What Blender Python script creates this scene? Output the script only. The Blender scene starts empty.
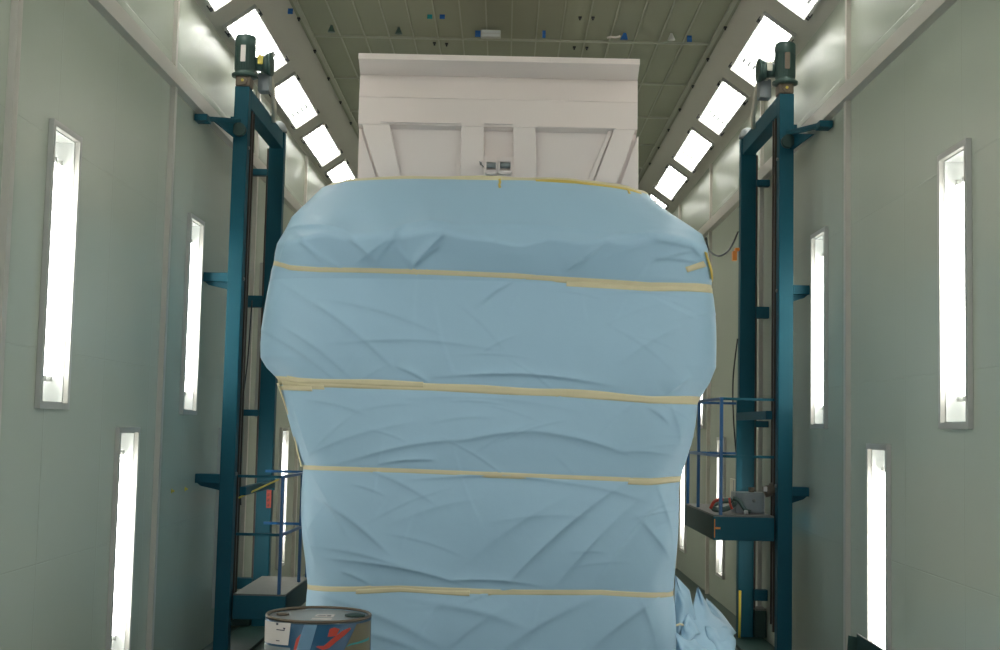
import bpy, bmesh, math, random
import numpy as np
from mathutils import Vector, Matrix
random.seed(4); rng = np.random.default_rng(7)
C = bpy.context.scene.collection
F = 1278.0; VX, VY = 503.0, 428.0; ROLL = 0.022; CZ = 1.92

# ------------------------------------------------------------ camera
d = Vector((VX-500, -(VY-325), -F)).normalized()
u0 = Vector((ROLL, 1, 0)); up = (u0 - d*u0.dot(d)).normalized(); rt = d.cross(up)
R = Matrix((rt, d, up))                      # camera -> world (x right, y forward, z up)
cam_d = bpy.data.cameras.new('camera'); cam = bpy.data.objects.new('camera', cam_d); C.objects.link(cam)
cam_d.sensor_width = 36; cam_d.lens = 36*F/1000; cam_d.clip_end = 200
M = R.to_4x4(); M.translation = Vector((0, 0, CZ)); cam.matrix_world = M
bpy.context.scene.camera = cam

def at(px, py, Y):
    """measured point of the photograph at depth Y -> world point"""
    v = R @ Vector((px-500, 325-py, -F)); v *= Y/v.y
    return Vector((v.x, Y, v.z+CZ))

# ------------------------------------------------------------ materials
def mat(name, col, rough=.5, metal=0, noise=0, nscale=3, bump=0, bscale=40, emit=0, spec=.5, coat=0):
    m = bpy.data.materials.new(name); m.use_nodes = True; nt = m.node_tree; b = nt.nodes['Principled BSDF']
    b.inputs['Base Color'].default_value = (*col, 1); b.inputs['Roughness'].default_value = rough
    b.inputs['Metallic'].default_value = metal; b.inputs['Specular IOR Level'].default_value = spec
    b.inputs['Coat Weight'].default_value = coat
    tc = nt.nodes.new('ShaderNodeTexCoord')
    if noise:
        n = nt.nodes.new('ShaderNodeTexNoise'); n.inputs['Scale'].default_value = nscale; n.inputs['Detail'].default_value = 5
        nt.links.new(tc.outputs['Object'], n.inputs['Vector'])
        mx = nt.nodes.new('ShaderNodeMix'); mx.data_type = 'RGBA'
        mx.inputs['A'].default_value = (*[c*(1-noise) for c in col], 1); mx.inputs['B'].default_value = (*[min(1, c*(1+noise)) for c in col], 1)
        nt.links.new(n.outputs['Fac'], mx.inputs['Factor']); nt.links.new(mx.outputs['Result'], b.inputs['Base Color'])
    if bump:
        n2 = nt.nodes.new('ShaderNodeTexNoise'); n2.inputs['Scale'].default_value = bscale; n2.inputs['Detail'].default_value = 4
        nt.links.new(tc.outputs['Object'], n2.inputs['Vector'])
        bp = nt.nodes.new('ShaderNodeBump'); bp.inputs['Strength'].default_value = bump; bp.inputs['Distance'].default_value = .01
        nt.links.new(n2.outputs['Fac'], bp.inputs['Height']); nt.links.new(bp.outputs['Normal'], b.inputs['Normal'])
    if emit:
        b.inputs['Emission Color'].default_value = (1, .98, .94, 1); b.inputs['Emission Strength'].default_value = emit
    return m

def wall_mat(name, col, rough, axis='y', period=1.0167, off=0.15):
    """painted sheet wall: faint panel joints and very slight waviness"""
    m = mat(name, col, rough, noise=.04, nscale=.6); nt = m.node_tree; b = nt.nodes['Principled BSDF']
    tc = nt.nodes.new('ShaderNodeTexCoord'); sx = nt.nodes.new('ShaderNodeSeparateXYZ'); nt.links.new(tc.outputs['Object'], sx.inputs[0])
    def line(sock, per, o, w):
        a = nt.nodes.new('ShaderNodeMath'); a.operation = 'ADD'; a.inputs[1].default_value = o; nt.links.new(sock, a.inputs[0])
        p = nt.nodes.new('ShaderNodeMath'); p.operation = 'PINGPONG'; p.inputs[1].default_value = per/2; nt.links.new(a.outputs[0], p.inputs[0])
        s = nt.nodes.new('ShaderNodeMapRange'); s.inputs['From Min'].default_value = w*.3; s.inputs['From Max'].default_value = w; nt.links.new(p.outputs[0], s.inputs['Value'])
        return s.outputs['Result']
    l1 = line(sx.outputs['Y'], period, off, .008); l2 = line(sx.outputs['Z'], 1.16, .03, .005)
    mn = nt.nodes.new('ShaderNodeMath'); mn.operation = 'MINIMUM'; nt.links.new(l1, mn.inputs[0]); nt.links.new(l2, mn.inputs[1])
    n = nt.nodes.new('ShaderNodeTexNoise'); n.inputs['Scale'].default_value = 1.1; n.inputs['Detail'].default_value = 1; nt.links.new(tc.outputs['Object'], n.inputs['Vector'])
    mu = nt.nodes.new('ShaderNodeMath'); mu.operation = 'MULTIPLY'; mu.inputs[1].default_value = 4; nt.links.new(n.outputs['Fac'], mu.inputs[0])
    ad = nt.nodes.new('ShaderNodeMath'); nt.links.new(mn.outputs[0], ad.inputs[0]); nt.links.new(mu.outputs[0], ad.inputs[1])
    bp = nt.nodes.new('ShaderNodeBump'); bp.inputs['Strength'].default_value = .35; bp.inputs['Distance'].default_value = .004
    nt.links.new(ad.outputs[0], bp.inputs['Height']); nt.links.new(bp.outputs['Normal'], b.inputs['Normal'])
    return m

MT = dict(
    wall=wall_mat('green_grey_wall_panel', (.47, .50, .41), .27),
    ceil=mat('ceiling_panel', (.255, .265, .185), .55, noise=.05, nscale=1.2, bump=.1),
    ceilbar=mat('ceiling_bar', (.36, .36, .28), .5),
    slope=mat('ceiling_slope_panel', (.47, .45, .38), .4, noise=.03),
    floor=mat('dark_floor', (.025, .05, .035), .45, noise=.3, nscale=4, bump=.2),
    trim=mat('painted_trim', (.50, .465, .40), .35),
    frame=mat('lamp_frame', (.44, .43, .39), .35),
    refl=mat('lamp_reflector', (.75, .76, .74), .25, metal=.3),
    tube=mat('fluorescent_tube', (.9, .9, .9), .4, emit=10),
    cap=mat('tube_end_cap', (.45, .45, .42), .4),
    black=mat('black_plastic', (.012, .012, .013), .4),
    teal=mat('teal_painted_steel', (.0015, .065, .092), .55, spec=.25, noise=.12, nscale=2.5, bump=.05, bscale=25),
    blue=mat('blue_rail_paint', (.001, .07, .19), .4),
    dteal=mat('dark_green_painted_steel', (.003, .028, .02), .6, noise=.15),
    gear=mat('green_motor_paint', (.045, .085, .07), .38, noise=.1, nscale=8),
    brown=mat('oiled_cast_iron', (.12, .09, .06), .5, metal=.3, noise=.2, nscale=10),
    steel=mat('dull_steel', (.22, .22, .21), .4, metal=.7),
    chain=mat('greasy_chain', (.07, .05, .04), .5, metal=.4),
    grey=mat('grey_box_paint', (.23, .25, .25), .42),
    cream=mat('cream_paint', (.55, .52, .42), .5),
    deck=mat('deck_plate', (.12, .117, .10), .5, noise=.15, nscale=6),
    white=mat('white_body_paint', (.79, .68, .62), .28, noise=.02, nscale=1, coat=.1),
    white2=mat('white_body_recess', (.76, .65, .59), .3, noise=.02, nscale=1, coat=.1),
    paper=mat('blue_masking_paper', (.34, .505, .635), .5, noise=.035, nscale=1.4, bump=.3, bscale=4.5, spec=.4),
    tape=mat('masking_tape', (.62, .54, .34), .6, noise=.12, nscale=5),
    ytape=mat('yellow_tape', (.62, .46, .10), .6, noise=.1, nscale=5),
    yellow=mat('yellow_paint', (.55, .42, .04), .5),
    orange=mat('orange_tag_plastic', (.7, .22, .02), .5),
    red=mat('red_paint', (.42, .04, .02), .45, noise=.15),
    drum=mat('blue_drum_paint', (.006, .06, .125), .35, noise=.2, nscale=5),
    drumlight=mat('pale_blue_stripe', (.13, .24, .34), .4, noise=.1),
    drumbrown=mat('rust_brown_drum_print', (.13, .11, .06), .45, noise=.2, nscale=9),
    lid=mat('grey_drum_lid', (.29, .29, .28), .35, metal=.35, noise=.1, nscale=7),
    label=mat('paper_label', (.60, .54, .50), .6),
    tapeblue=mat('blue_tape', (.01, .10, .32), .5),
    tapeteal=mat('teal_tape', (.01, .24, .25), .5),
    ink=mat('dark_ink', (.03, .03, .05), .6),
)
g = bpy.data.materials.new('clear_lamp_glass'); g.use_nodes = True; nt = g.node_tree
for n in list(nt.nodes):
    if n.type == 'BSDF_PRINCIPLED': nt.nodes.remove(n)
tr = nt.nodes.new('ShaderNodeBsdfTransparent'); gl = nt.nodes.new('ShaderNodeBsdfGlossy'); gl.inputs['Roughness'].default_value = .05
mx = nt.nodes.new('ShaderNodeMixShader'); mx.inputs[0].default_value = .06
tr.inputs[0].default_value = (.95, .97, .96, 1)
nt.links.new(tr.outputs[0], mx.inputs[1]); nt.links.new(gl.outputs[0], mx.inputs[2])
nt.links.new(mx.outputs[0], [n for n in nt.nodes if n.type == 'OUTPUT_MATERIAL'][0].inputs[0]); MT['glass'] = g

# ------------------------------------------------------------ mesh helpers
class MB:
    def __init__(s): s.v = []; s.f = []; s.mi = []; s.sm = []
    def add(s, vs, fs, mi=0, smooth=False):
        o = len(s.v); s.v += [tuple(v) for v in vs]; s.f += [tuple(i+o for i in f) for f in fs]; s.mi += [mi]*len(fs); s.sm += [smooth]*len(fs); return s
    def box(s, a, b, mi=0, T=None, bev=0):
        x0, x1 = sorted((a[0], b[0])); y0, y1 = sorted((a[1], b[1])); z0, z1 = sorted((a[2], b[2]))
        bm = bmesh.new(); r = bmesh.ops.create_cube(bm, size=1)
        for v in bm.verts: v.co = Vector(((x0+x1)/2+v.co.x*(x1-x0), (y0+y1)/2+v.co.y*(y1-y0), (z0+z1)/2+v.co.z*(z1-z0)))
        if bev: bmesh.ops.bevel(bm, geom=bm.edges[:], offset=bev, segments=2, affect='EDGES', profile=.6)
        bm.verts.index_update()
        s.add([(T @ v.co if T else v.co) for v in bm.verts], [[v.index for v in f.verts] for f in bm.faces], mi); bm.free(); return s
    def beam(s, p, q, w, h, upv=(0, 0, 1), mi=0, bev=0):
        p = Vector(p); q = Vector(q); L = (q-p).length; y = (q-p)/L; x = y.cross(Vector(upv)).normalized(); z = x.cross(y)
        T = Matrix(((x.x, y.x, z.x, p.x), (x.y, y.y, z.y, p.y), (x.z, y.z, z.z, p.z), (0, 0, 0, 1)))
        return s.box((-w/2, 0, -h/2), (w/2, L, h/2), mi, T, bev)
    def cyl(s, p, q, r, r2=None, n=20, mi=0, caps=True):
        p = Vector(p); q = Vector(q); r2 = r if r2 is None else r2; y = (q-p).normalized()
        x = y.orthogonal().normalized(); z = x.cross(y); vs = []
        for (c, rr) in ((p, r), (q, r2)):
            for k in range(n):
                a = 2*math.pi*k/n; vs.append(c+(x*math.cos(a)+z*math.sin(a))*rr)
        s.add(vs, [(k, k+n, (k+1) % n+n, (k+1) % n) for k in range(n)], mi, True)
        if caps: s.add(vs, [list(range(n)), list(range(2*n-1, n-1, -1))], mi)
        return s
    def lathe(s, c, prof, n=32, mi=0, ax=(0, 0, 1)):
        y = Vector(ax).normalized(); x = y.orthogonal().normalized(); z = x.cross(y); c = Vector(c); vs = []; m = len(prof)
        for (r, h) in prof:
            for k in range(n):
                a = 2*math.pi*k/n; vs.append(c+y*h+(x*math.cos(a)+z*math.sin(a))*r)
        s.add(vs, [(j*n+k, j*n+(k+1) % n, (j+1)*n+(k+1) % n, (j+1)*n+k) for j in range(m-1) for k in range(n)], mi, True)
        s.add(vs[:n], [list(range(n))[::-1]], mi); s.add(vs[-n:], [list(range(n))], mi); return s
    def tube(s, pts, r, n=8, mi=0):
        pts = [Vector(p) for p in pts]; vs = []; prev = None
        for i, p in enumerate(pts):
            t = (pts[min(i+1, len(pts)-1)]-pts[max(i-1, 0)]).normalized()
            x = t.orthogonal().normalized() if prev is None else (prev-t*prev.dot(t)).normalized(); prev = x; z = t.cross(x)
            for k in range(n):
                a = 2*math.pi*k/n; vs.append(p+(x*math.cos(a)+z*math.sin(a))*r)
        m = len(pts)
        s.add(vs, [(j*n+k, j*n+(k+1) % n, (j+1)*n+(k+1) % n, (j+1)*n+k) for j in range(m-1) for k in range(n)], mi, True)
        s.add(vs[:n], [list(range(n))[::-1]], mi); s.add(vs[-n:], [list(range(n))], mi); return s
    def prism(s, poly, y0, y1, mi=0):
        """polygon in x,z extruded along y"""
        n = len(poly); vs = [(x, y0, z) for x, z in poly]+[(x, y1, z) for x, z in poly]
        s.add(vs, [tuple(range(n)), tuple(range(2*n-1, n-1, -1))]+[(k, k+n, (k+1) % n+n, (k+1) % n) for k in range(n)], mi); return s
    def prism3(s, poly, nrm, t, mi=0):
        poly = [Vector(p) for p in poly]; nrm = Vector(nrm).normalized()*t; n = len(poly); vs = poly+[p+nrm for p in poly]
        s.add(vs, [tuple(range(n)), tuple(range(2*n-1, n-1, -1))]+[(k, k+n, (k+1) % n+n, (k+1) % n) for k in range(n)], mi); return s
    def build(s, name, mats, parent=None, fix=True):
        me = bpy.data.meshes.new(name); o = parent_inv = None
        vs = s.v
        if parent is not None:
            inv = parent_world(parent).inverted(); vs = [inv @ Vector(v) for v in vs]
        me.from_pydata([tuple(v) for v in vs], [], s.f)
        for m in (mats if isinstance(mats, list) else [mats]): me.materials.append(m)
        for p, mi, sm in zip(me.polygons, s.mi, s.sm): p.material_index = mi; p.use_smooth = sm
        if fix:
            bm = bmesh.new(); bm.from_mesh(me); bmesh.ops.remove_doubles(bm, verts=bm.verts, dist=1e-5); bmesh.ops.recalc_face_normals(bm, faces=bm.faces); bm.to_mesh(me); bm.free()
        o = bpy.data.objects.new(name, me); C.objects.link(o)
        if parent is not None: o.parent = parent
        return o
def parent_world(o):
    T = Matrix.Translation(o.location) @ o.rotation_euler.to_matrix().to_4x4()
    return parent_world(o.parent) @ T if o.parent else T
def tag(o, label, cat=None, group=None, kind=None):
    if label: o['label'] = label
    if cat: o['category'] = cat
    if group: o['group'] = group
    if kind: o['kind'] = kind
    return o
def empty(name, loc, rz=0):
    o = bpy.data.objects.new(name, None); o.location = loc; o.rotation_euler = (0, 0, rz); o.empty_display_size = .2; C.objects.link(o); return o
def copy_tree(o, parent=None):
    c = o.copy(); C.objects.link(c); c.parent = parent
    for ch in [x for x in C.objects if x.parent == o]: copy_tree(ch, c)
    return c
def struct(mb, name, m): return tag(mb.build(name, m), None, kind='structure')

# ------------------------------------------------------------ the booth
W = 2.5; ZT = CZ+3.30; ZC = CZ+3.69; XC = 1.957; Y0, Y1 = -1.5, 23.0
UP_Y = [4.02, 7.05, 10.1, 13.1, 16.1]; LO_Y = [5.5, 8.5, 11.5, 14.6, 17.6]
FW, FH = .395, 1.50           # wall fixture opening
UP_Z = (CZ+.085, CZ+.085+FH); LO_Z = (CZ-.085-FH, CZ-.085)
def wall_with_holes(sx):
    holes = [(y-FW/2, y+FW/2, *UP_Z) for y in UP_Y]+[(y-FW/2, y+FW/2, *LO_Z) for y in LO_Y]
    ys = sorted({Y0, Y1, *[h[0] for h in holes], *[h[1] for h in holes]}); zs = sorted({0, ZT, *[h[2] for h in holes], *[h[3] for h in holes]})
    mb = MB()
    for a, b in zip(ys, ys[1:]):
        for c, e in zip(zs, zs[1:]):
            ym, zm = (a+b)/2, (c+e)/2
            if any(h[0] < ym < h[1] and h[2] < zm < h[3] for h in holes): continue
            q = [(sx*W, a, c), (sx*W, b, c), (sx*W, b, e), (sx*W, a, e)]
            mb.add(q if sx < 0 else q[::-1], [(3, 2, 1, 0)])
    # outer skin so the wall has thickness
    mb.box((sx*(W+.16), Y0, 0), (sx*(W+.2), Y1, ZT))
    return mb
struct(wall_with_holes(-1), 'wall_left', MT['wall']); struct(wall_with_holes(1), 'wall_right', MT['wall'])
struct(MB().box((-2.7, Y1, 0), (2.7, Y1+.1, ZC+.1)), 'wall_back', MT['wall'])
struct(MB().box((-2.7, Y0, -.1), (2.7, Y1, 0)), 'floor', MT['floor'])
# sloping side ceilings with openings for the lamps
sv = Vector((W-XC, 0, ZT-ZC)); SL = sv.length            # slope vector, outward and down
CE_Y = [.3, 2.35, 4.4, 6.45, 8.53, 10.58, 12.63, 14.73, 16.78, 18.88]; CL = 1.62
TAB = {-1: ((2.195-XC)/(W-XC)*SL, (2.435-XC)/(W-XC)*SL), 1: ((2.150-XC)/(W-XC)*SL, (2.39-XC)/(W-XC)*SL)}
def slope_pt(sx, t, y, off=0):
    e = sv/SL; nrm = Vector((e.z, 0, -e.x))      # into the room (down and in)
    p = Vector((XC, 0, ZC))+e*t+nrm*off
    return Vector((sx*p.x, y, p.z))
for sx, nm in ((-1, 'ceiling_left'), (1, 'ceiling_right')):
    tA, tB = TAB[sx]; mb = MB(); ys = sorted({Y0, Y1, *CE_Y, *[y+CL for y in CE_Y]}); ts = [0, tA, tB, SL]
    for a, b in zip(ys, ys[1:]):
        for i in range(3):
            if i == 1 and any(y < (a+b)/2 < y+CL for y in CE_Y): continue
            mb.add([slope_pt(sx, ts[i], a), slope_pt(sx, ts[i], b), slope_pt(sx, ts[i+1], b), slope_pt(sx, ts[i+1], a)], [(0, 1, 2, 3)])
    mb.add([slope_pt(sx, 0, Y0, -.3), slope_pt(sx, 0, Y1, -.3), slope_pt(sx, SL, Y1, -.3), slope_pt(sx, SL, Y0, -.3)], [(0, 1, 2, 3)])
    for y in np.arange(9.9-6.15, 22, 2.05):                # narrow joints between the lamp bays
        pass
    struct(mb, nm, MT['slope'])
# flat filter ceiling
mb = MB().box((-XC-.02, Y0, ZC), (XC+.02, Y1, ZC+.1))
RX = 1.90
for x in (-RX, RX): mb.box((x-.02, Y0, ZC-.022), (x+.02, Y1, ZC), 1)
for k in range(-8, 9):
    x = k*.2325
    if abs(x) < RX-.05: mb.box((x-.006, Y0, ZC-.012), (x+.006, Y1, ZC), 1)
yy = 11.9-1.45*9
while yy < Y1: 
    if yy > Y0: mb.box((-RX, yy-.012, ZC-.02), (RX, yy+.012, ZC), 1)
    yy += 1.45
# shallow raised trays inside each grid cell
yy = 11.9-1.45*9
while yy < Y1:
    for k in range(-8, 8):
        if yy > Y0:
            x = k*.2325+.11625; dz = random.uniform(.001, .006)
            mb.box((x-.1, yy+.04, ZC-dz), (x+.1, min(yy+1.41, Y1), ZC))
    yy += 1.45
struct(mb, 'ceiling', [MT['ceil'], MT['ceilbar']])
# rails along the walls (trim) and vertical joint profiles
n = 1
for sx in (-1, 1):
    mb = MB().prism([(sx*2.5, CZ+2.45), (sx*2.45, CZ+2.465), (sx*2.45, CZ+2.58), (sx*2.465, CZ+2.59), (sx*2.5, CZ+2.59)], Y0, Y1)
    struct(mb, 'trim_%d' % n, MT['trim']); n += 1
    for y in (3.3, 6.25, 9.25, 12.4, 15.5, 18.3):
        mb = MB().box((sx*2.5, y-.03, 0), (sx*2.462, y+.03, CZ+2.45)).box((sx*2.5, y-.025, CZ+2.592), (sx*2.47, y+.025, ZT-.02))
        struct(mb, 'trim_%d' % n, MT['trim']); n += 1
    mb = MB()
    for y in (3.3, 6.25, 9.25, 12.4, 15.5, 18.3):
        pass

# ------------------------------------------------------------ lamps
def lamp_box(root, O, ex, ey, nrm, w, L, ntube, depth, axis_pad, rim, tubes_r=.014, latches=True, ends=0):
    """recessed lamp: O corner of the opening, ex across (w), ey along (L), nrm into the room"""
    P = lambda a, b, c: O+ex*a+ey*b+nrm*c
    def slab(mb, a0, a1, b0, b1, c0, c1, mi=0):
        vs = [P(a, b, c) for a in (a0, a1) for b in (b0, b1) for c in (c0, c1)]
        mb.add(vs, [(0, 1, 3, 2), (4, 6, 7, 5), (0, 4, 5, 1), (2, 3, 7, 6), (0, 2, 6, 4), (1, 5, 7, 3)], mi); return mb
    t = .004
    fr = MB()
    for (a0, a1, b0, b1) in ((-rim, 0, -rim, L+rim), (w, w+rim, -rim, L+rim), (0, w, -rim, 0), (0, w, L, L+rim)): slab(fr, a0, a1, b0, b1, .001, .03)
    fr.build('frame', MT['frame'], root)
    rf = MB(); e = .002
    slab(rf, e, w-e, e, L-e, -depth, -depth+t)
    for (a0, a1, b0, b1) in ((e, e+t, e, L-e), (w-e-t, w-e, e, L-e), (e, w-e, e, e+t), (e, w-e, L-e-t, L-e)): slab(rf, a0, a1, b0, b1, -depth, 0)
    rf.build('reflector', MT['refl'], root)
    if ends:
        for b0, b1 in ((e+t, ends), (L-ends, L-e-t)): slab(MB(), e+t, w-e-t, b0, b1, -depth+t, -depth+t+.006).build('end_plate', MT['black'], root)
    for k in range(ntube):
        a = w*(k+.5)/ntube; c = -depth*(.72 if ends else .5)
        tb = MB().cyl(P(a, axis_pad, c), P(a, L-axis_pad, c), tubes_r, n=10, mi=0).build('lamp_tube', MT['tube'], root)
        MB().cyl(P(a, axis_pad-min(.03, axis_pad-.006), c), P(a, axis_pad, c), tubes_r+.003, n=10).build('tube_cap', MT['cap'], tb); MB().cyl(P(a, L-axis_pad, c), P(a, L-axis_pad+min(.03, axis_pad-.006), c), tubes_r+.003, n=10).build('tube_cap', MT['cap'], tb)
    gp = MB(); gp.add([P(e, e, .004), P(w-e, e, .004), P(w-e, L-e, .004), P(e, L-e, .004)], [(0, 1, 2, 3)]); gp.build('glass', MT['glass'], root)
    if latches:
        for (a, b) in ((-rim-.01, .12), (-rim-.01, L-.12), (w+rim-.02, .12), (w+rim-.02, L-.12)):
            slab(MB(), a, a+.03, b, b+.04, .0, .05).build('latch', MT['black'], root)
side = {-1: 'left', 1: 'right'}
def wall_lamp(sx, y, zr):
    root = empty('wall_lamp', (sx*W, y, zr[0]))
    lamp_box(root, Vector((sx*W, y-FW/2, zr[0])), Vector((0, 1, 0)), Vector((0, 0, 1)), Vector((-sx, 0, 0)), FW, FH, 4, .13, .15, .035, .015, False)
    return root
order = {1: 'first', 2: 'second', 3: 'third', 4: 'fourth'}
UPW = {7.05: 'tall lit lamp high on the %s wall, nearest and largest of the upper row', 10.1: 'tall lit lamp high on the %s wall just before the blue lift tower',
       13.1: 'lit lamp high on the %s wall behind the rear post of the lift tower', 16.1: 'far lit lamp high on the %s wall, beyond the lift tower beside the wrapped vehicle'}
LOW = {8.5: 'tall lit lamp low on the %s wall, nearest of the lower row', 11.5: 'lit lamp low on the %s wall hidden behind the front post of the lift tower',
       14.6: 'lit lamp low on the %s wall seen through the lift platform railing', 17.6: 'farthest lit lamp low on the %s wall, thin strip beside the blue masking paper'}
for sx in (-1, 1):
    for tab, ys, zr, nm in ((UPW, UP_Y, UP_Z, 'upper wall lamps'), (LOW, LO_Y, LO_Z, 'lower wall lamps')):
        for y in ys:
            r = wall_lamp(sx, y, zr)
            if y in tab: tag(r, tab[y] % side[sx], 'lamp', nm+' on the %s wall' % side[sx])
            else: tag(r, 'lit wall lamp on the %s wall, nearer than the picture reaches' % side[sx], 'lamp', 'nearer wall lamps on the %s wall' % side[sx])
CW = {8.53: 'ceiling lamp on the %s slope cut by the top edge of the view', 10.58: 'largest whole ceiling lamp on the %s slope, behind the lift tower motor', 12.63: 'second ceiling lamp on the %s slope, just beyond the lift tower motor',
      14.73: 'third ceiling lamp on the %s slope past the lift tower motor', 16.78: 'fourth ceiling lamp on the %s slope, above the shoulder of the masking paper', 18.88: 'farthest ceiling lamp on the %s slope, partly behind the masking paper'}
for sx in (-1, 1):
    tA, tB = TAB[sx]; e = slope_pt(sx, 1, 0)-slope_pt(sx, 0, 0); nr = slope_pt(sx, 0, 0, 1)-slope_pt(sx, 0, 0)
    for y in CE_Y:
        root = empty('ceiling_lamp', slope_pt(sx, tA, y))
        lamp_box(root, slope_pt(sx, tA, y), e, Vector((0, 1, 0)), nr, tB-tA, CL, 5, .11, .012, .02, .0145, ends=.12)
        if y in CW: tag(root, 'glowing white '+CW[y] % side[sx], 'ceiling lamp', 'ceiling lamps along the %s slope' % side[sx])
        else: tag(root, 'ceiling lamp on the %s slope, nearer than the picture reaches' % side[sx], 'ceiling lamp', 'nearer ceiling lamps on the %s slope' % side[sx])

# ------------------------------------------------------------ small things on the ceiling
def on_ceiling(px, py):
    v = R @ Vector((px-500, 325-py, -F)); k = (ZC-.03-CZ)/v.z; return Vector((v.x*k, v.y*k, ZC-.03))
clip = None
for sx in (-1, 1):
    for k in range(9):
        y = 9.4+k*1.0
        if clip is None:
            clip = empty('ceiling_clip', (0, 0, 0)); MB().box((-.025, -.03, -.02), (.025, .03, 0), bev=.004).build('clip_body', MT['black'], clip)
            MB().cyl((0, 0, -.02), (0, 0, -.05), .013, n=10).build('knob', MT['black'], clip); c = clip
        else: c = copy_tree(clip)
        c.location = (sx*1.945, y, ZC-.001); c.scale = (.6, .6, .6)
        tag(c, 'small black knobbed clip on the ceiling edge above the %s lamp row' % side[sx], 'clip', 'black clips on the %s ceiling edge' % side[sx])
for k, (px, py, w) in enumerate([(434.5, 44.4, 'left'), (446.6, 45.3, 'left'), (574.3, 48.6, 'right'), (586.8, 49, 'right'), (580, 19, 'top'), (593, 19, 'top')]):
    p = on_ceiling(px, py)
    c = copy_tree(clip); c.name = 'ceiling_stopper'; c.location = (p.x, p.y, ZC-.012); c.scale = (.6, .6, .6)
    tag(c, {'left': 'paired small black knob on the ceiling over the hood, left of its centre', 'right': 'paired small black knob on the ceiling over the hood right half',
            'top': 'paired small black knob on the ceiling at the very top, right of centre'}[w], 'knob', 'black ceiling knobs, '+{'left': 'pair left of the hood centre', 'right': 'pair over the hood right half', 'top': 'pair near the top edge'}[w])
for px, py, w, h, m, lab in [(430, 15.5, .045, .04, 'tapeteal', 'small teal patch of tape on the ceiling left of centre'), (442.5, 15.5, .045, .04, 'tapeblue', 'small blue patch of tape on the ceiling beside the teal patch'),
        (291, 9.5, .045, .05, 'tapeblue', 'small blue patch of tape on the ceiling edge above the left lamps'), (544, 31.5, .03, .07, 'tapeblue', 'narrow blue strip of tape hanging from the ceiling bar near the centre'),
        (689, 36.5, .045, .06, 'tapeblue', 'blue scrap of tape on the ceiling bar toward the right lamps'), (478, 31.5, .05, .06, 'tapeblue', 'dark blue scrap of tape beside the small ceiling indicator lamp')]:
    p = on_ceiling(px, py)
    mb = MB(); n_ = 5; vs = []
    for i in range(n_+1):
        zz = -h*i/n_; yo = .006*math.sin(i*1.3)
        vs += [(p.x-w/2, p.y-.03+yo, p.z+.0+zz), (p.x+w/2, p.y-.03+yo, p.z+zz), (p.x+w/2, p.y-.027+yo, p.z+zz), (p.x-w/2, p.y-.027+yo, p.z+zz)]
    for i in range(n_):
        a = i*4
        for j in range(4): mb.add([vs[a+j], vs[a+(j+1) % 4], vs[a+4+(j+1) % 4], vs[a+4+j]], [(0, 1, 2, 3)])
    tag(mb.build('ceiling_tape', MT[m]), lab, 'tape', 'tape scraps on the ceiling')
p = on_ceiling(491, 31.5); r = tag(empty('ceiling_indicator_lamp', p), 'small white rectangular indicator lamp on the ceiling bar above the white hood', 'lamp')
MB().box((p.x-.09, p.y-.05, p.z-.07), (p.x+.09, p.y+.0, p.z+.002), bev=.006).build('housing', MT['frame'], r)
for s_ in (-1, 1): MB().box((p.x-.08, p.y-.054, p.z-.034+s_*.017-.011), (p.x+.08, p.y-.048, p.z-.034+s_*.017+.011)).build('lens', MT['refl'], r)
p = on_ceiling(623, 35.5); r = tag(empty('ceiling_bracket', p), 'blue ceiling bracket with a loose strip of pale tape, above the hood right end', 'bracket')
MB().prism([(p.x-.03, p.z-.05), (p.x+.04, p.z-.05), (p.x+.025, p.z+.01), (p.x+.0, p.z+.01)], p.y-.05, p.y-.02).build('bracket', MT['tapeblue'], r)
MB().tube([(p.x-.03, p.y-.04, p.z-.02), (p.x-.07, p.y-.05, p.z-.035), (p.x-.12, p.y-.05, p.z-.03), (p.x-.15, p.y-.05, p.z-.04)], .009).build('tape_tail', MT['label'], r)
for px, py, m, lab in [(399, 29.5, 'gear', 'small grey-green sprinkler cone on the ceiling bar left of the indicator lamp'), (332, 27.5, 'gear', 'small dark nozzle on the ceiling bar near the left lamp row'), (671, 35.5, 'frame', 'small pale cone on the ceiling bar near the right lamp row')]:
    p = on_ceiling(px, py)
    tag(MB().lathe((p.x, p.y-.03, p.z+.01), [(.012, 0), (.015, -.015), (.033, -.055), (.035, -.062), (.01, -.062)], 14).build('ceiling_nozzle', MT[m]), lab, 'nozzle', 'nozzles on the ceiling bar')

# ------------------------------------------------------------ the masked vehicle
YS = 8.65; DD = .42
Lpx = [(345, 181), (333, 186), (320, 192), (306, 208), (292, 222), (287, 232), (276, 255), (272, 272), (267, 310), (261, 345), (260, 358), (265, 368), (275, 380), (282, 400), (290, 425), (298, 455), (301, 467), (302, 500), (305, 560), (304, 590), (304, 650)]
Rpx = [(640, 190), (650, 197), (656, 206), (675, 222), (702, 240), (707, 260), (711, 272), (713, 295), (715, 345), (716, 368), (711, 383), (700, 403), (692, 440), (685, 470), (681, 490), (679, 522), (675, 580), (674, 650)]
def ysil(z):  # z relative to camera
    return np.interp(z, [-9, .95, 1.21, 1.70], [YS+.02, YS+.02, YS-.07, YS+.43])
def prof(px):
    out = []
    for x, y in px:
        z = 1.0
        for _ in range(6): p = at(x, y, float(ysil(z))); z = p.z-CZ
        out.append((z, p.x))
    out.sort(); return np.array(out)
LP, RP = prof(Lpx), prof(Rpx)
def half(z):
    xl = np.interp(z, LP[:, 0], LP[:, 1]); xr = np.interp(z, RP[:, 0], RP[:, 1]); return (xl+xr)/2, (xr-xl)/2-.026
PE = 3.2
def wob(x): return .035*np.sin(4.1*x+.6)+.025*np.sin(8.3*x+2)+.015*np.sin(17*x)
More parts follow.
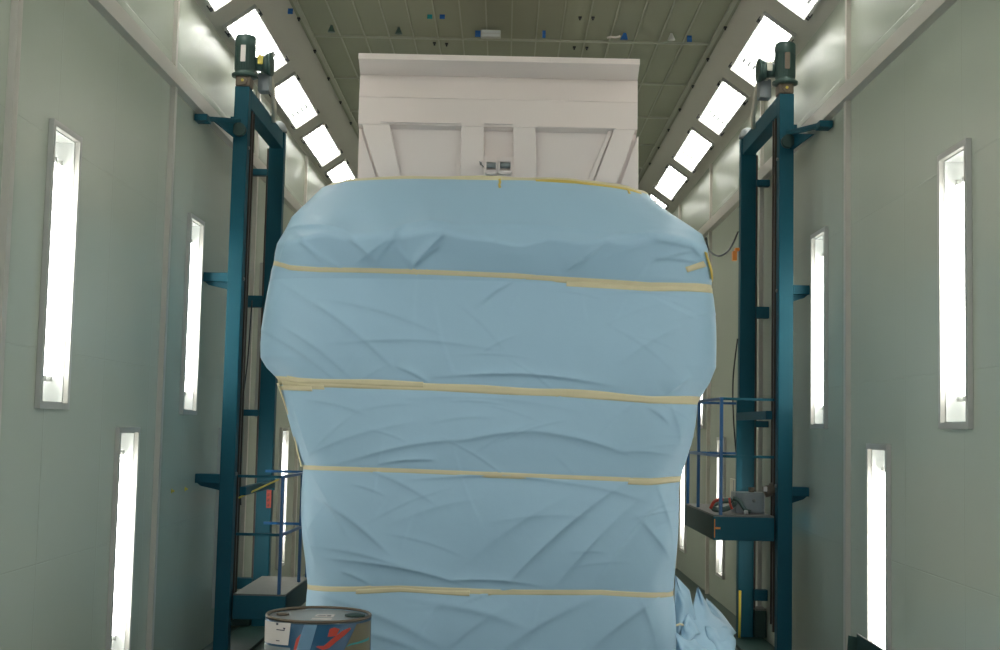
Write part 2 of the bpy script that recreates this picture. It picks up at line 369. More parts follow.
def surf0(xh, side, z):
    """xh -1..1 across the nose, side = extra run back along the flank"""
    xc, hw = half(z); dy = (1-np.clip(np.abs(xh), 0, 1)**PE)**(1/PE)*DD
    x = xc+hw*xh*(1-.02*side); y = ysil(z+np.clip(1.5-z, 0, .4)*np.clip((z-1.0)*8, 0, 1)*2.2*wob(x))-dy+side
    return np.stack([x, y, z+CZ], -1)
def inv(px, py):
    Y = YS-DD
    for _ in range(12):
        p = at(px, py, Y); z = p.z-CZ; xc, hw = half(z); xh = float(np.clip((p.x-xc)/hw, -1, 1)); Y = float(ysil(z))-(1-abs(xh)**PE)**(1/PE)*DD
    return xh, z
def curve(pts):
    a = sorted(inv(*p) for p in pts); a = np.array(a)
    return lambda xh: np.interp(xh, a[:, 0], a[:, 1])
top_c = curve([(346, 181.5), (400, 178.5), (450, 177.5), (500, 178), (575, 181), (610, 185), (640, 191)])
t1 = curve([(274, 265), (290, 267), (320, 269), (430, 272), (500, 275), (570, 280), (650, 285), (709, 287)])
t2 = curve([(277, 382), (300, 383), (360, 385), (430, 387), (500, 391), (560, 393), (600, 396), (650, 400), (699, 402)])
t3 = curve([(304, 467), (330, 468), (400, 470), (500, 474), (600, 478), (650, 480), (684, 477)])
t4 = curve([(307, 587), (400, 588), (500, 592), (600, 592), (673, 591)])
bot = lambda xh: xh*0-(CZ-.12)
curves = [bot, t4, t3, t2, t1, top_c]
# fold lines: (px0,py0,px1,py1,amp,width_px, asym)
FOLDS = [(295, 290, 385, 360, .022, 9), (262, 330, 330, 375, .02, 8), (330, 300, 430, 330, .012, 9), (352, 342, 480, 348, .010, 7), (480, 305, 512, 282, .018, 6), (400, 368, 426, 381, .02, 4),
 (455, 376, 592, 383, .028, 5), (625, 360, 672, 330, .014, 8), (670, 392, 690, 378, .02, 7), (705, 320, 660, 300, .010, 10), (290, 330, 345, 372, .014, 8),
 (415, 267, 440, 247, .03, 6), (360, 262, 400, 236, .022, 9), (340, 266, 300, 236, .02, 9), (410, 262, 395, 238, .015, 8), (575, 270, 600, 250, .02, 7), (650, 262, 690, 250, .018, 7), (600, 262, 650, 245, .012, 9), (288, 240, 276, 262, .015, 7),
 (350, 460, 465, 440, .016, 9), (465, 440, 540, 432, .018, 8), (540, 432, 620, 452, .02, 8), (620, 452, 670, 455, .012, 7), (305, 455, 400, 425, .010, 10), (385, 463, 430, 460, .02, 4), (650, 408, 668, 422, .014, 6), (290, 400, 306, 452, .015, 6), (310, 400, 360, 412, .010, 7), (420, 398, 560, 408, .008, 12), (672, 405, 680, 440, .012, 7),
 (515, 575, 627, 482, .022, 10), (560, 580, 640, 500, .018, 11), (600, 575, 662, 500, .016, 10), (470, 560, 560, 500, .010, 14), (322, 500, 382, 546, .024, 9), (312, 480, 345, 530, .016, 10), (370, 470, 430, 500, .012, 9), (340, 560, 450, 580, .024, 7), (450, 580, 530, 584, .02, 5), (345, 573, 368, 583, .018, 4), (320, 548, 400, 565, .013, 8), (430, 478, 560, 482, .016, 6), (560, 482, 640, 500, .010, 9), (640, 520, 670, 560, .014, 9), (660, 490, 672, 540, .014, 8), (300, 500, 312, 560, .012, 7), (500, 520, 580, 516, .008, 14), (400, 520, 470, 500, .008, 12),
 (500, 650, 590, 600, .014, 12), (330, 600, 430, 640, .016, 10), (420, 600, 520, 625, .012, 12), (600, 640, 660, 600, .014, 11), (350, 630, 420, 650, .014, 8), (450, 645, 500, 610, .01, 12), (640, 600, 655, 650, .010, 9)]
FOLDS += [(292, 228, 345, 236, .03, 6), (345, 236, 378, 262, .026, 5), (378, 262, 405, 232, .024, 6), (405, 232, 450, 231, .03, 7), (300, 240, 325, 262, .02, 5), (415, 266, 445, 236, .03, 4),
 (580, 262, 612, 240, .026, 6), (612, 240, 690, 246, .028, 6), (565, 272, 580, 262, .02, 4), (690, 246, 706, 262, .02, 5), (450, 231, 600, 236, .016, 8), (655, 258, 700, 262, .016, 5)]
FW_ = []
for a, b, c, e, A, w in FOLDS:
    p = at(a, b, YS-DD+.05); q = at(c, e, YS-DD+.05); FW_.append((p.x, p.z, q.x, q.z, A, w*(YS-.35)/F))
for i in range(75):   # small random creases all over
    x = rng.uniform(-1.35, 1.35); z = rng.uniform(.3, 3.1); a = rng.normal(0, .5)+(0 if rng.random() < .6 else 1.0); L = rng.uniform(.15, .5)
    FW_.append((x, z, x+L*math.cos(a), z+L*math.sin(a), rng.uniform(.001, .006), rng.uniform(.010, .035)))
def wrinkle(x, z):
    dsp = .006*np.sin(2.1*x+1.3*z)+.005*np.sin(3.7*z-1.9*x+1)+.004*np.sin(7*x*.6+5*z)
    for x0, z0, x1, z1, A, w in FW_:
        dx, dz = x1-x0, z1-z0; L2 = dx*dx+dz*dz; L = math.sqrt(L2)
        t = ((x-x0)*dx+(z-z0)*dz)/L2; s = ((x-x0)*dz-(z-z0)*dx)/L
        bend = s+.12*L*np.sin(t*3.0)*.3
        win = np.clip(1-((t-.5)/.72)**2, 0, 1)**1.5
        dsp = dsp+A*win*np.where(bend > 0, np.exp(-np.maximum(bend, 0)/(w*.28)), np.exp(np.minimum(bend, 0)/(w*1.5)))*(1-.15)
    return dsp
# cross-nose samples
th = np.linspace(-math.pi/2, math.pi/2, 300); xh_f = np.sign(np.sin(th))*np.abs(np.sin(th))**(2/PE*1.15)
xh_f = np.sort(np.concatenate([xh_f[(np.abs(xh_f) > .8)], np.linspace(-.8, .8, 200)]))
sd = np.array([3.2, 2.4, 1.7, 1.1, .7, .4, .2, .08])
XH = np.concatenate([-np.ones(len(sd)), xh_f, np.ones(len(sd))]); SD = np.concatenate([sd, xh_f*0, sd[::-1]])
def normals(P):
    gu = np.gradient(P, axis=1); gv = np.gradient(P, axis=0); n_ = np.cross(gu, gv); n_ /= np.linalg.norm(n_, axis=-1, keepdims=True)+1e-12
    return n_
def patch(zfun, pillow, off=0., trimx=None):
    """zfun: array rows -> z as function of xh"""
    xh = XH if trimx is None else trimx; sdv = SD if trimx is None else trimx*0
    Z = np.stack([f(xh) for f in zfun], 0); XX = np.broadcast_to(xh, Z.shape); SS = np.broadcast_to(sdv, Z.shape)
    P = surf0(XX, SS, Z); N = normals(P)
    flip = (N[..., 1].mean() > 0); N = -N if flip else N
    D = wrinkle(P[..., 0], P[..., 2]) + np.array(pillow)[:, None]*(1-.0*XX) + off
    # extra crumpling at the corners
    D = D+.012*np.exp(-((np.abs(XX)-.93)/.05)**2)*np.sin(9*P[..., 2]+3*np.sign(XX))
    return P+N*D[..., None]
def grid_mesh(P, name, m, parent, smooth=True, solid=0):
    a, b, _ = P.shape; mb = MB(); idx = lambda i, j: i*b+j
    mb.add([tuple(v) for v in P.reshape(-1, 3)], [(idx(i, j), idx(i, j+1), idx(i+1, j+1), idx(i+1, j)) for i in range(a-1) for j in range(b-1)], 0, smooth)
    o = mb.build(name, m, parent)
    if solid:
        md = o.modifiers.new('thickness', 'SOLIDIFY'); md.thickness = solid; md.offset = -1
    return o
veh = tag(empty('masked_vehicle', (0, 9.0, 0)), 'huge vehicle nose wrapped in pale blue masking paper and tape, white hood on top', 'vehicle')
names = ['lowest sheet of pale blue masking paper', 'wrinkled sheet of blue paper between the two lower tapes', 'narrow sheet of blue paper above the waist tape', 'widest smooth sheet of blue paper', 'top sheet of blue paper with drooping creases']
for k in range(5):
    lo, hi = curves[k], curves[k+1]; nrow = [60, 110, 80, 110, 90][k]; ts = np.linspace(0, 1, nrow)
    fs = [(lambda xh, t=t, lo=lo, hi=hi: lo(xh)*(1-t)+hi(xh)*t) for t in ts]
    pil = [.020*math.sin(math.pi*t)**.6 if 0 < t < 1 else 0 for t in ts]
    P = patch(fs, pil)
    if k == 4:      # close the shoulder back under the white hood
        last = P[-1]; ext = []
        for j, (b_, c_) in enumerate(((.06, .012), (.2, .03), (.5, .05), (1.2, .06), (2.6, .06))):
            r_ = last.copy(); r_[:, 1] += b_; r_[:, 2] += c_; r_[:, 0] = r_[:, 0]*(1-.0*b_); ext.append(r_)
        P = np.concatenate([P, np.stack(ext, 0)], 0)
    o = grid_mesh(P, 'masking_paper', MT['paper'], veh); o['label'] = names[k]
def strip(fn, h0, h1, name, mtl, a=-1., b=1., off=.004, n_=260, wob=.004, label=None):
    xs = np.linspace(a, b, n_); xs = np.sign(xs)*np.abs(xs)
    if b > .99: xs = np.sort(np.concatenate([xs, 1-np.geomspace(1e-5, .02, 12)]))
    if a < -.99: xs = np.sort(np.concatenate([xs, -1+np.geomspace(1e-5, .02, 12)]))
    w0 = wob*np.sin(xs*9+fn(xs)*7); w1 = wob*np.sin(xs*13+2)
    fs = [(lambda xh, t=t: fn(xh)+(h0+w0)*(1-t)+(h1+w1)*t) for t in (0, .33, .66, 1)]
    o = grid_mesh(patch(fs, [0, 0, 0, 0], off, xs), name, mtl, veh, solid=.002)
    if label: o['label'] = label
    return o
strip(t1, -.024, .026, 'masking_tape', MT['tape']); strip(t1, -.045, -.008, 'masking_tape', MT['tape'], .33, 1., .007, label='second wider layer of tape at the right of the top tape line')
strip(t2, -.027, .028, 'masking_tape', MT['tape']); strip(t2, -.045, -.004, 'masking_tape', MT['tape'], -.97, -.76, .008); strip(t2, .0, .035, 'masking_tape', MT['tape'], -.93, -.30, .007)
strip(t3, -.028, .026, 'masking_tape', MT['tape']); strip(t3, -.03, .005, 'masking_tape', MT['tape'], .70, 1., .007)
strip(t4, -.026, .027, 'masking_tape', MT['tape']); strip(t4, -.028, .0, 'masking_tape', MT['tape'], -.7, -.1, .007)
strip(top_c, -.016, .012, 'masking_tape', MT['tape'], label='tape line along the top edge of the paper')
strip(lambda x: top_c(x)-.012-(x-.35)*.02, -.014, .006, 'masking_tape', MT['ytape'], .3, .93, .007, label='yellow tape curling along the top edge')
def tab(px0, py0, px1, py1, w, m='tape'):
    a = inv(px0, py0); b = inv(px1, py1); n_ = 14; rows = []
    xa, za, xb, zb = a[0], a[1], b[0], b[1]; L = math.hypot((xb-xa)*1.4, zb-za); nx, nz = -(zb-za)/L/1.4, (xb-xa)*1.4/L
    T = np.linspace(0, 1, n_); out = []
    for s_ in (-.5, 0, .5):
        xh = np.clip(xa+(xb-xa)*T+nx*w*s_, -1, 1); z = za+(zb-za)*T+nz*w*s_; P = surf0(xh, xh*0, z); P[:, 1] -= (wrinkle(P[:, 0], P[:, 2])+.02*np.clip(1-1.2*s_*s_, 0, 1)*0+.017); out.append(P)
    grid_mesh(np.stack(out, 0), 'tape_tab', MT[m], veh, solid=.002)
tab(499.5, 179, 500, 188, .02, 'ytape'); tab(628, 190, 631, 198, .02, 'ytape'); tab(686, 270, 709, 266, .035); tab(280, 388, 312, 389, .03)
# edge tapes down the flanks
def flank(pts, w=.02, m='tape'):
    rows = []
    z = np.array([p[1] for p in pts]); 
    xs = [p[0] for p in pts]
    T = np.linspace(z.min(), z.max(), 60); o_ = np.argsort(z); X = np.interp(T, z[o_], np.array(xs)[o_])
    out = []
    for s_ in (-.5, 0, .5):
        P = surf0(np.clip(X+s_*w, -1, 1), X*0, T); d_ = wrinkle(P[:, 0], P[:, 2])+.024; xc, hw = half(T)
        P[:, 0] += np.sign(X)*d_*.7; P[:, 1] -= d_*.7; out.append(P)
    grid_mesh(np.stack(out, 1), 'edge_tape', MT[m], veh, solid=.002)
zz = lambda py, px=290: inv(px, py)[1]
flank([(-.985, zz(383)), (-.985, zz(466))], .012); flank([(.975, zz(252, 700)), (.99, zz(278, 700))], .02, 'ytape')
flank([(-.99, zz(200, 340)), (-.99, zz(222, 340))], .01)

# white hood
HY = 9.45
body = tag(MB(), None) if False else None
def hz(px, py): p = at(px, py, HY); return p.x, p.z
xl, zt = hz(358.5, 53); xr, _ = hz(640, 59); 
Z = lambda py: at(500, py, HY).z
z_lip, z_band, z_fold, z_led, z_bot = Z(61.5), Z(72), Z(95), Z(123), Z(210)
zt = Z(56)
zl2 = lambda py: at(500, py, HY-.10).z
sec = [(HY-.10, zl2(56)), (HY-.10, zl2(61.5)), (HY-.075, zl2(61.7)), (HY+.16, z_band), (HY+.155, z_band-.004), (HY+.125, z_fold), (HY+.128, z_fold-.006), (HY+.12, z_led), (HY+.19, z_led-.02), (HY+.19, z_bot), (HY+2.9, z_bot), (HY+2.9, zl2(56))]
mb = MB(); n_ = len(sec); vs = [(xl, y, z) for y, z in sec]+[(xr, y, z) for y, z in sec]
vs = [(x*(.9895 if y < HY-.05 else 1), y, z) for x, y, z in vs]
mb.add(vs, [(k, (k+1) % n_, (k+1) % n_+n_, k+n_) for k in range(n_)]+[tuple(range(n_)), tuple(range(2*n_-1, n_-1, -1))])
hood = mb.build('white_hood', [MT['white']], veh); hood['label'] = 'white painted steel hood with recessed panels'
def hp(px, py): p = at(px, py, HY+.15); return (p.x, p.z)
def member(poly, name='rib_panel', y0=HY+.125, y1=HY+.195, m='white', label=None):
    mb = MB().prism([hp(*q) for q in poly], y0, y1); o = mb.build(name, MT[m], hood)
    bv = o.modifiers.new('edge', 'BEVEL'); bv.width = .006; bv.segments = 2
    return o
member([(361.5, 123.5), (389.5, 124), (404, 192), (383, 192)], 'slanted_panel')
member([(461.5, 124), (484, 124.5), (484, 192), (459.5, 192)], 'upright_panel')
member([(513, 125.5), (535.5, 126), (536.5, 192), (513, 192)], 'upright_panel')
member([(614, 129), (635.5, 130.5), (614, 192), (590, 192)], 'slanted_panel')
member([(359.5, 128), (360.5, 128), (381, 192), (360, 192)], 'corner_panel', HY+.16, HY+.195)
member([(637.5, 136), (638.6, 136), (638.6, 196), (616, 196)], 'corner_panel', HY+.16, HY+.195)
member([(608, 130.5), (612.5, 131), (589, 192), (583, 192)], 'bevel_strip', HY+.15, HY+.195)
# dark ledge shadows are real overhangs: thin ledges above each recess
for a, b, py in ((381, 462, 122.2), (484, 513, 124), (536, 615, 127)):
    p, q = hp(a, py), hp(b, py+(b-a)*.022)
    MB().beam((p[0], HY+.115, p[1]-.003), (q[0], HY+.115, q[1]-.003), .03, .012).build('ledge', MT['white'], hood)
hb = MB(); p, q = hp(483.5, 156.5), hp(513, 185)
MB().box((p[0], HY+.12, p[1]), (q[0], HY+.19, q[1]), bev=.004).build('hinge_plate', MT['white'], hood)
hg = None
for a, b in ((486, 496.5), (499.5, 511)):
    x0, z0 = hp(a, 159); x1, z1 = hp(b, 175)
    br = MB().box((x0, HY+.085, z0-.0), (x1, HY+.122, z0-.035), bev=.004).box((x0, HY+.075, z1-.01), (x1, HY+.122, z1+.02), bev=.004).box((x0-.006, HY+.06, z0), (x0+.006, HY+.122, z1)).box((x1-.006, HY+.06, z0), (x1+.006, HY+.122, z1)).build('hinge_bracket', MT['white'], hood)
    MB().cyl((x0, HY+.09, (z0+z1)/2), (x1, HY+.09, (z0+z1)/2), .022, n=14).build('hinge_roller', MT['grey'], hood)
x0, z0 = hp(481, 165); MB().cyl((x0, HY+.12, z0), (x0, HY+.07, z0), .008, n=8).cyl((x0-.01, HY+.07, z0+.01), (x0+.02, HY+.07, z0-.03), .004, n=6).build('latch_pin', MT['steel'], hood)
# the vehicle body behind, under the paper
bk = MB().box((-1.15, HY+.2, .35), (1.15, HY+2.2, Z(190)), bev=.05).build('vehicle_body', MT['white2'], veh)

# ------------------------------------------------------------ lift towers
FY, RY = 10.5, 12.15; TX = 2.26; PT = CZ+2.79
def S(sx, x, y, z): return (sx*x, y, z)
def tower(sx):
    TX = 2.30 if sx > 0 else 2.235; PT = CZ+(2.825 if sx > 0 else 2.79)
    w = side[sx]
    t = tag(empty('lift_tower', (sx*TX, (FY+RY)/2, 0)), 'tall teal steel lift tower with a green motor on top, beside the %s wall' % w, 'lift tower', 'pair of teal lift towers')
    hw = .06
    for y in (FY, RY):
        w2 = .06 if y == FY else .072; o = MB().box((sx*TX-w2, y-.055, 0), (sx*TX+w2, y+.055, PT), bev=.008).build('post', MT['teal'], t)
        for zc in (1.5, 3.1, 4.2):
            MB().cyl((sx*(TX-hw), y, zc), (sx*(TX-hw-.012), y, zc), .014, n=8).build('bolt', MT['steel'], o)
    MB().box((sx*TX-hw, FY+.05, PT-.16), (sx*TX+hw, RY-.05, PT), bev=.006).build('top_beam', MT['teal'], t)
    for z, h_ in ((CZ+2.39, .03), (CZ+1.146, .055), (CZ+.09, .03), (CZ-1.5, .05)):
        MB().box((sx*(TX+.074), RY-.09, z-h_), (sx*2.498, RY+.0, z+h_), bev=.004).build('rear_bracket', MT['teal'], t)
    for x, y, m, r in ((TX-.035, FY+.17, 'chain', .018), (TX+.083, RY-.03, 'chain', .008)):
        MB().box((sx*x-r, y-r, .3), (sx*x+r, y+r, PT-.16)).build('guide_rail', MT[m], t)
    # drive chain beside the front post
    ch = MB().tube([(sx*(TX-.045), FY+.26, .35), (sx*(TX-.045), FY+.26, PT-.15)], .009, 6).build('drive_chain', MT['chain'], t)
    b = MB().box((sx*TX-.16, FY-.2, 0), (sx*TX+.16, RY+.2, .03)).box((sx*(TX+.08), RY-.08, .03), (sx*2.49, RY+.12, .28), bev=.01)
    b.build('base_box', MT['dteal'], t)
    MB().box((sx*(TX+.085), RY-.075, .28), (sx*2.485, RY+.11, .296)).build('base_lid', MT['deck'], t)
    # stubs that hold the tower to the wall
    for z in (CZ+1.17, CZ-.48):
        a = MB().box((sx*(TX+hw), FY-.05, z-.02), (sx*2.495, FY+.06, z+.055), bev=.004)
        a.prism3([(sx*(TX+hw), FY, z-.02), (sx*2.49, FY, z-.02), (sx*2.46, FY, z-.045), (sx*(TX+hw), FY, z-.08)], (0, 1, 0), .02)
        a.build('wall_bracket', MT['teal'], t)
    # arm up to the rail under the wall trim
    a = MB().beam((sx*(TX+.02), FY-.06, CZ+2.49), (sx*2.42, FY-(.5 if sx < 0 else .72), CZ+2.40), .05, .035)
    a.box((sx*2.39, FY-(.58 if sx < 0 else .8), CZ+2.37), (sx*2.49, FY-(.44 if sx < 0 else .66), CZ+2.42))
    a.prism3([(sx*(TX+.03), FY-.08, CZ+2.48), (sx*(TX+.13), FY-.42, CZ+2.40), (sx*(TX+.03), FY-.08, CZ+2.34)], (sx, 0, 0), .012)
    a.build('rail_arm', MT['teal'], t)
    MB().cyl((sx*(TX+.0), FY-.13, CZ+2.41), (sx*(TX+.0), FY-.075, CZ+2.41), .055, n=18).build('guide_roller', MT['dteal'], t)
    a = MB().box((sx*(TX+hw), FY-.01, PT-.31), (sx*(TX+hw+.035), FY+.03, PT-.25)).build('lug', MT['teal'], t)
    # gear motor
    mx_, my_ = sx*(TX-.005), FY
    gb = MB().box((mx_-.062, my_-.06, PT), (mx_+.062, my_+.09, PT+.085), bev=.012).cyl((mx_-sx*.0, my_-.06, PT+.045), (mx_, my_-.075, PT+.045), .035, n=16)
    gb = gb.build('gearbox', MT['brown'], t); MB().cyl((mx_, my_-.07, PT+.045), (mx_, my_-.085, PT+.045), .012, n=8).build('oil_plug', MT['yellow'], gb)
    mo = MB().lathe((mx_, my_, PT+.085), [(.085, 0), (.105, .005), (.107, .025), (.085, .032), (.078, .05), (.083, .055), (.083, .26), (.087, .262), (.087, .335), (.079, .352), (.045, .36), (.01, .36)], 28)
    for k in range(24):
        a_ = 2*math.pi*k/24; c_, s_ = math.cos(a_), math.sin(a_)
        mb_ = (mx_+.078*c_, my_+.078*s_); mo.beam((mb_[0], mb_[1], PT+.15), (mb_[0], mb_[1], PT+.34), .004, .016, (c_, s_, 0))
    mo = mo.build('motor', MT['gear'], t)
    MB().box((mx_-.02, my_-.093, PT+.20), (mx_+.02, my_-.086, PT+.34)).build('rating_plate', MT['brown'] if sx > 0 else MT['label'], mo)
    # side gear housing and terminal box
    ix = mx_-sx*.08
    gh = MB().cyl((ix, my_+.05, PT+.22), (ix-sx*.07, my_+.05, PT+.22), .06, n=22).cyl((ix-sx*.07, my_+.05, PT+.22), (ix-sx*.115, my_+.05, PT+.22), .075, .095, n=24).cyl((ix-sx*.115, my_+.05, PT+.22), (ix-sx*.14, my_+.05, PT+.22), .1, n=24)
    gh = gh.build('terminal_housing', MT['gear'], t)
    MB().box((ix-sx*.03, my_-.03, PT+.20), (ix-sx*.075, my_-.008, PT+.275), bev=.003).build('terminal_cover', MT['yellow'] if sx < 0 else MT['cream'], gh)
    # duct and boxes hanging behind the motor over the beam
    MB().box((ix-sx*.0, my_+.16, PT+.02), (ix-sx*.10, my_+.28, PT+.18), bev=.008).build('junction_box', MT['grey'], t)
    MB().tube([(ix-sx*.05, my_+.12, PT+.17), (ix-sx*.07, my_+.2, PT+.26), (ix-sx*.06, my_+.5, PT+.16), (ix-sx*.03, my_+.8, PT+.03), (ix, my_+.95, PT-.05)], .022, 10).build('cable_sleeve', MT['cream'], t)
    MB().lathe((sx*(TX-.01), RY-.05, PT), [(.085, 0), (.085, .03), (.06, .08), (.025, .10), (.01, .10)], 18).build('chain_cover', MT['grey'], t)
    # loose power cable on the inner side
    pts = [(sx*(TX-.08), RY+.03, CZ+.9), (sx*(TX-.12), RY+.03, CZ+.5), (sx*(TX-.11), RY+.03, CZ+.1), (sx*(TX-.08), RY+.03, CZ-.25)]
    if sx < 0: pts = [(sx*(TX-.04), FY+.5, CZ+1.05), (sx*(TX-.03), FY+.45, CZ+.5), (sx*(TX+.01), FY+.42, CZ+.0), (sx*(TX+.0), FY+.4, CZ-.3), (sx*(TX-.03), FY+.4, CZ-.7)]
    MB().tube([Vector(p) for p in smooth_path(pts)], .007, 6).build('power_cable', MT['black'], t)
    return t
def smooth_path(pts, n=8):
    P = [Vector(p) for p in pts]; P = [P[0]*2-P[1]]+P+[P[-1]*2-P[-2]]; out = []
    for i in range(1, len(P)-2):
        for k in range(n):
            s = k/n; a, b, c, e = P[i-1:i+3]
            out.append(.5*((2*b)+(c-a)*s+(2*a-5*b+4*c-e)*s*s+(-a+3*b-3*c+e)*s**3))
    out.append(P[-2]); return out
tl, tr_ = tower(-1), tower(1)
# extras that differ
p = at(741.5, 257, RY-.05); MB().box((p.x-.09, RY-.1, p.z-.04), (p.x-.05, RY-.03, p.z+.05), bev=.004).box((p.x-.07, RY-.11, p.z+.05), (p.x-.03, RY-.05, p.z+.08), bev=.003).build('limit_switch', MT['orange'], tr_)
p = at(739.5, 640, RY-.05); q = at(739, 590, RY-.05); MB().tube([(p.x, RY-.1, .03), (p.x-.01, RY-.1, p.z), (q.x, RY-.1, q.z)], .012, 8).build('yellow_conduit', MT['yellow'], tr_)
p = at(269, 495, RY-.06)
sg = MB().box((p.x-.022, RY-.065, p.z-.12), (p.x+.022, RY-.054, p.z+.12)).build('warning_strip', MT['red'], tl); sg['label'] = 'red vertical warning strip with dark marks'
for k in range(5):
    zc = p.z-.096+k*.048; mk = MB()
    for (a, b, c, e) in ((-.014, .010, .014, .014), (-.014, -.002, .014, .001), (-.002, -.014, .002, .014), (-.014, -.014, -.010, .004)):
        mk.box((p.x+a, RY-.068, zc+b), (p.x+c, RY-.0645, zc+e))
    mk.build('mark', MT['dteal'], sg)

# platforms riding on the towers
def platform(sx, ztop, label):
    TX = 2.30 if sx > 0 else 2.235
    t = tag(empty('lift_platform', (sx*2.0, 11.3, ztop)), label, 'lift platform', 'railed platforms on the lift towers')
    xi, xo, ya, yb, th_ = 1.73, TX-.075, FY+.0, (RY-.02 if sx > 0 else 11.75), .19
    MB().box((sx*xi, ya, ztop-th_), (sx*xo, ya+.05, ztop), bev=.006).build('front_beam', MT['teal'], t)
    MB().box((sx*xi, yb-.05, ztop-th_), (sx*xo, yb, ztop), bev=.006).build('rear_beam', MT['teal'], t)
    MB().box((sx*xi, ya+.05, ztop-th_), (sx*(xi+.03), yb-.05, ztop), bev=.004).build('side_beam', MT['dteal'], t)
    MB().box((sx*xo, ya+.08, ztop-th_), (sx*(xo-.03), yb-.08, ztop), bev=.004).build('side_beam', MT['teal'], t)
    dk = MB().box((sx*(xi+.005), ya+.004, ztop), (sx*(xo-.002), yb-.004, ztop+.012))
    dk.build('deck', MT['deck'], t)
    rr = .013
    for x, y in ((xi+.06, ya+.02), (xi+.02, yb-.02), (xi+.035, (ya+yb)/2+.25)):
        MB().box((sx*x-rr, y-rr, ztop), (sx*x+rr, y+rr, ztop+.97)).build('rail_post', MT['blue'], t)
    for z in (ztop+.96, ztop+.49):
        MB().beam((sx*(xi+.05), ya+.02, z), (sx*(xo-.002), ya+.02, z), .022, .022).build('front_rail', MT['teal'], t)
        MB().beam((sx*(xi+.06), ya+.02, z), (sx*(xi+.02), yb-.02, z), .022, .022).build('side_rail', MT['blue'], t)
        MB().beam((sx*(xi+.02), yb-.02, z), (sx*(xo-.002), yb-.02, z), .022, .022).build('rear_rail', MT['blue'], t)
    # carriage running on the posts
    cg = MB().box((sx*(TX-.13), FY+.09, ztop+.80), (sx*(TX-.078), RY-.2, ztop+.87), bev=.005)
    cg.box((sx*(TX-.13), RY-.24, ztop+(.016 if sx > 0 else .78)), (sx*(TX-.078), RY-.2, ztop+(1.0 if sx > 0 else .9)))
    cg.build('carriage', MT['teal'], t)
    return t
zR = CZ-.68; zL = CZ-1.40
pr = platform(1, zR, 'teal railed lift platform at mid height on the right tower, carrying a grey box')
pl = platform(-1, zL, 'teal railed lift platform low on the left tower, above the blue drum')
p = at(700, 524, FY+.2)
MB().tube(smooth_path([(-1*(TX-.10), FY+.1, CZ-.62), (-1*(TX-.28), FY+.9, CZ-.5)]), .008, 6).build('tie_bar', MT['yellow'], pl)
mc = MB().box((1.745, FY-.004, zR-.10), (1.785, FY+.0, zR-.085)).box((1.735, FY-.003, zR-.17), (1.742, FY, zR-.02)).build('paint_chip', MT['orange'], pr)
# things on the right platform
gx0 = at(735, 505, FY+.35).x; gx1 = at(764, 505, FY+.35).x; zr = zR+.0125; zh = at(750, 492.5, FY+.35).z
gbx = tag(empty('control_box', ((gx0+gx1)/2, FY+.45, zr)), 'light grey metal control box with a round lock, on the right lift platform', 'control box')
MB().box((gx0, FY+.32, zr), (gx1, FY+.55, zh), bev=.006).build('box_body', MT['grey'], gbx)
dr = MB().box((gx0+.06, FY+.312, zr+.012), (gx1-.006, FY+.320, zh-.012), bev=.003).build('box_door', MT['grey'], gbx)
lx = at(754, 501, FY+.31).x; lz = at(754, 500.5, FY+.31).z
MB().lathe((lx, FY+.312, lz), [(.016, 0), (.016, .008), (.011, .012), (.002, .012)], 16, ax=(0, -1, 0)).build('round_lock', MT['steel'], dr)
MB().box((gx0+.13, FY+.39, zh), (gx0+.17, FY+.45, zh+.04), bev=.004).build('cable_gland', MT['brown'], gbx)
# spray machine: bent hose, red stripe
sp = tag(empty('spray_hose', (1.85, FY+.3, zr)), 'coiled grey-green hose with a red band lying beside the control box', 'hose')
cx = at(722, 506, FY+.25).x
pts = []
for k in range(64):
    a_ = k/64*2*math.pi*3.0; r_ = .10-.01*(k/64)
    pts.append((cx+.02+r_*math.cos(a_)*1.0, FY+.27+.05*math.sin(a_)+.02*(k/64), zr+.055+.04*math.sin(a_*1+.6)+.012*(k/32)))
MB().tube(pts, .014, 8).build('hose_coil', MT['gear'], sp)
MB().tube(smooth_path([(cx-.10, FY+.22, zr+.04), (cx-.07, FY+.2, zr+.10), (cx+.0, FY+.2, zr+.12)]), .014, 10).build('red_band', MT['red'], sp)
MB().tube(smooth_path([(cx+.05, FY+.19, zr+.13), (cx+.055, FY+.17, zr+.08), (cx+.07, FY+.17, zr+.04)]), .010, 10).build('red_band', MT['red'], sp)
MB().tube(smooth_path([(cx+.08, FY+.2, zr+.13), (cx+.13, FY+.2, zr+.11), (cx+.18, FY+.18, zr+.04), (cx+.22, FY+.16, zr+.02)]), .018, 10).build('hose_end', MT['gear'], sp)
MB().lathe((at(746, 513, FY+.16).x, FY+.16, zr), [(.018, 0), (.02, .02), (.012, .035), (.004, .036)], 14).build('coupling', MT['frame'], sp)
# small brown gear motor by the post
p = at(768, 490, FY+.2); gm = None
MB().lathe((p.x-.035, FY+.2, p.z-.02), [(.01, 0), (.045, .004), (.05, .03), (.045, .06), (.055, .065), (.055, .12), (.03, .125)], 20, ax=(1, 0, .35)).build('side_gear_motor', MT['brown'], tr_); gm = [o for o in C.objects if o.name == 'side_gear_motor'][0]; gm['label'] = 'small brown cast gear motor with a white tag'
MB().box((p.x-.05, FY+.13, p.z-.01), (p.x-.02, FY+.142, p.z+.03), bev=.003).build('white_tag', MT['label'], gm)

